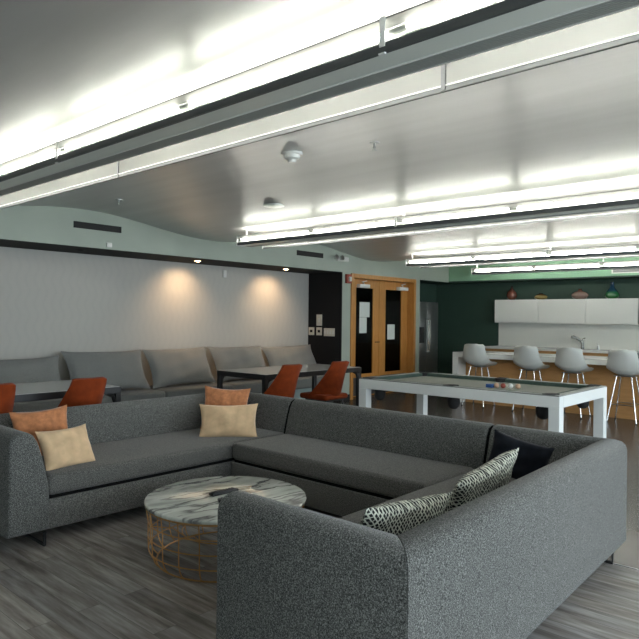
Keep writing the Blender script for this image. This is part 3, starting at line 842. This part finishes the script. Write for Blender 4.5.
obj('cabinet_body', bx(0, .8, .02, .325, 0, .475), M['ventgrey'], t); obj('cabinet_door', bx(.003, .797, 0, .0195, .003, .472), M['alloy'], t)
# vases
def vase(name, x, prof, stops, label, y=12.43):
    m = mat('glaze_' + name + str(x), (.5, .5, .5), .15, coat=.5)
    sp = N(m, 'ShaderNodeSeparateXYZ'); tc = N(m, 'ShaderNodeTexCoord'); L(m, tc.outputs['Generated'], sp.inputs[0])
    L(m, ramp(m, sp.outputs['Z'], stops), base_in(m))
    bm = BM(); lathe(bm, prof, n=28); o = obj(name, bm, m, None, 60); o.location = (x, y, 1.861)
    tag(o, label, 'vase', 'glass vases on the upper cabinets')
vase('vase', -5.79, [(0, 0), (.06, 0), (.10, .05), (.11, .10), (.09, .16), (.045, .21), (.022, .25), (.02, .285), (.012, .285), (0, .24)], [(0, (.10, .035, .02)), (.5, (.16, .055, .035)), (1, (.03, .03, .03))], 'red-brown teardrop vase, leftmost on the white upper cabinets')
vase('vase', -5.17, [(0, 0), (.07, 0), (.125, .03), (.13, .06), (.09, .10), (.04, .12), (.03, .135), (0, .13)], [(0, (.18, .13, .03)), (.55, (.20, .15, .05)), (.8, (.08, .02, .01)), (1, (.02, .05, .04))], 'small squat yellow vase with dark top on the upper cabinets')
vase('vase', -4.40, [(0, 0), (.10, 0), (.155, .05), (.16, .085), (.12, .13), (.05, .155), (.03, .18), (.035, .20), (0, .19)], [(0, (.20, .13, .10)), (.6, (.22, .15, .12)), (.85, (.14, .05, .03)), (1, (.05, .02, .01))], 'wide pinkish squat vase on the upper cabinets, third from left')
vase('vase', -3.81, [(0, 0), (.08, 0), (.125, .04), (.13, .08), (.10, .14), (.05, .20), (.03, .27), (.032, .31), (.02, .31), (0, .25)], [(0, (.015, .10, .02)), (.35, (.02, .12, .04)), (.5, (.015, .05, .08)), (1, (.01, .03, .07))], 'tall green vase with blue neck, rightmost on the upper cabinets')
# faucet and soap pump
M['faucet'] = mat('faucet_metal', (.22, .22, .21), .25, .9)
t = thing('faucet', 'steel pull-out faucet behind the third bar stool', 'faucet', (-4.33, 12.40, .90))
bm = BM(); lathe(bm, [(0, .001), (.032, .001), (.028, .02), (.025, .17), (0, .17)], n=16); obj('body', bm, M['faucet'], t, 40)
bm = BM(); tube(bm, [(0, 0, .12), (-.05, -.04, .18), (-.14, -.10, .235), (-.17, -.12, .225)], [.026, .026, .028, .026], 10); obj('spout', bm, M['faucet'], t, 40)
bm = BM(); tube(bm, [(.0, 0, .17), (.0, 0, .19), (.05, .0, .215)], .012, 8); obj('handle', bm, M['faucet'], t, 40)
t = thing('soap_dispenser', 'small dark soap pump right of the faucet', 'soap dispenser', (-4.05, 12.42, .90))
bm = BM(); lathe(bm, [(0, .001), (.022, .001), (.022, .07), (.012, .08), (0, .08)], n=14); obj('bottle', bm, M['steel'], t, 40)
bm = BM(); tube(bm, [(0, 0, .08), (0, 0, .11), (0, -.05, .112)], .007, 8); obj('pump', bm, M['steel'], t, 40)
t = thing('coffee_maker', 'dark appliance on the bar at the right edge of the picture', 'appliance', (-2.78, 10.30, .879))
obj('base', bx(-.10, .16, -.12, .12, 0, .03, bev=.006), M['blackmatte'], t); obj('tank', bx(-.06, .14, -.08, .10, .03, .09, bev=.01), M['alloy'], t)
# soffit grille
t = thing('return_air_grille', 'white framed grey grille on the light green soffit', 'vent', (-3.69, YS, 2.30))
bm = BM()
for q in ((0, 1.3, 0, .018), (0, 1.3, .142, .16), (0, .025, .018, .142), (1.275, 1.3, .018, .142)): box(bm, q[0], q[1], -.015, 0, q[2], q[3])
obj('vent_frame', bm, M['plastic'], t); obj('vent_back', bx(.025, 1.275, -.004, 0, .018, .142), M['ventgrey'], t)
bm = BM()
for i in range(7): box(bm, .025, 1.275, -.012, -.004, .026 + i * .017, .032 + i * .017)
obj('slats', bm, M['ventgrey'], t)
# fridge
fr = thing('refrigerator', 'stainless side-by-side refrigerator in the niche beside the oak doors', 'refrigerator', (-7.67, NI + .02, 0))
obj('cabinet_body', bx(0, .52, 0, .80, 0.001, 1.80), M['ventgrey'], fr)
obj('freezer_door', bx(.525, .58, .004, .34, .05, 1.795, bev=.01), M['steel'], fr, 40)
obj('fridge_door', bx(.525, .58, .346, .796, .05, 1.795, bev=.01), M['steel'], fr, 40)
for y in (.31, .376):
    bm = BM(); tube(bm, [(.58, y, .75), (.63, y, .78), (.645, y, 1.1), (.63, y, 1.42), (.58, y, 1.45)], .014, 8); obj('handle', bm, M['chrome'], fr, 40)
obj('dispenser', bx(.58, .585, .07, .25, .95, 1.28, bev=.002), M['blackmatte'], fr)

# ------------------------------------------------------------------ daylight + camera
wd = bpy.data.worlds.new('sky'); SC.world = wd; wd.use_nodes = True
nt = wd.node_tree; bg = nt.nodes['Background']; bg.inputs[0].default_value = (.82, .91, 1.0, 1); bg.inputs[1].default_value = 4.0
ld = bpy.data.lights.new('window_portal', 'AREA'); ld.shape = 'RECTANGLE'; ld.size = W1 - W0; ld.size_y = WZ1 - WZ0; ld.cycles.is_portal = True
lo = bpy.data.objects.new('window_portal', ld); COL.objects.link(lo); lo.location = (XR + .14, (W0 + W1) / 2, (WZ0 + WZ1) / 2)
lo.matrix_world = Matrix.Translation(lo.location) @ Matrix(((0, 0, 1), (1, 0, 0), (0, 1, 0))).to_4x4()   # -Z axis looks towards -x

YAW = radians(41.897); RO = radians(.65965)
F_ = Vector((-sin(YAW), cos(YAW), 0)); R_ = Vector((cos(YAW), sin(YAW), 0)); U_ = Vector((0, 0, 1))
r = R_ * cos(RO) + U_ * sin(RO); u = U_ * cos(RO) - R_ * sin(RO)
cam = bpy.data.cameras.new('camera'); co = bpy.data.objects.new('camera', cam); COL.objects.link(co)
cam.sensor_width = 36; cam.sensor_fit = 'HORIZONTAL'; cam.lens = 631.06 / 639 * 36; cam.shift_y = -1.024 / 639; cam.clip_start = .05
Mx = Matrix((r, u, -F_)).transposed().to_4x4(); Mx.translation = Vector((0, 0, 1.43)); co.matrix_world = Mx
SC.camera = co
SC.view_settings.view_transform = 'Standard'; SC.view_settings.look = 'None'; SC.view_settings.gamma = 1; SC.view_settings.exposure = 1.15
SC.view_settings.use_curve_mapping = False
SC.cycles.use_denoising = True
SC.cycles.max_bounces = 10
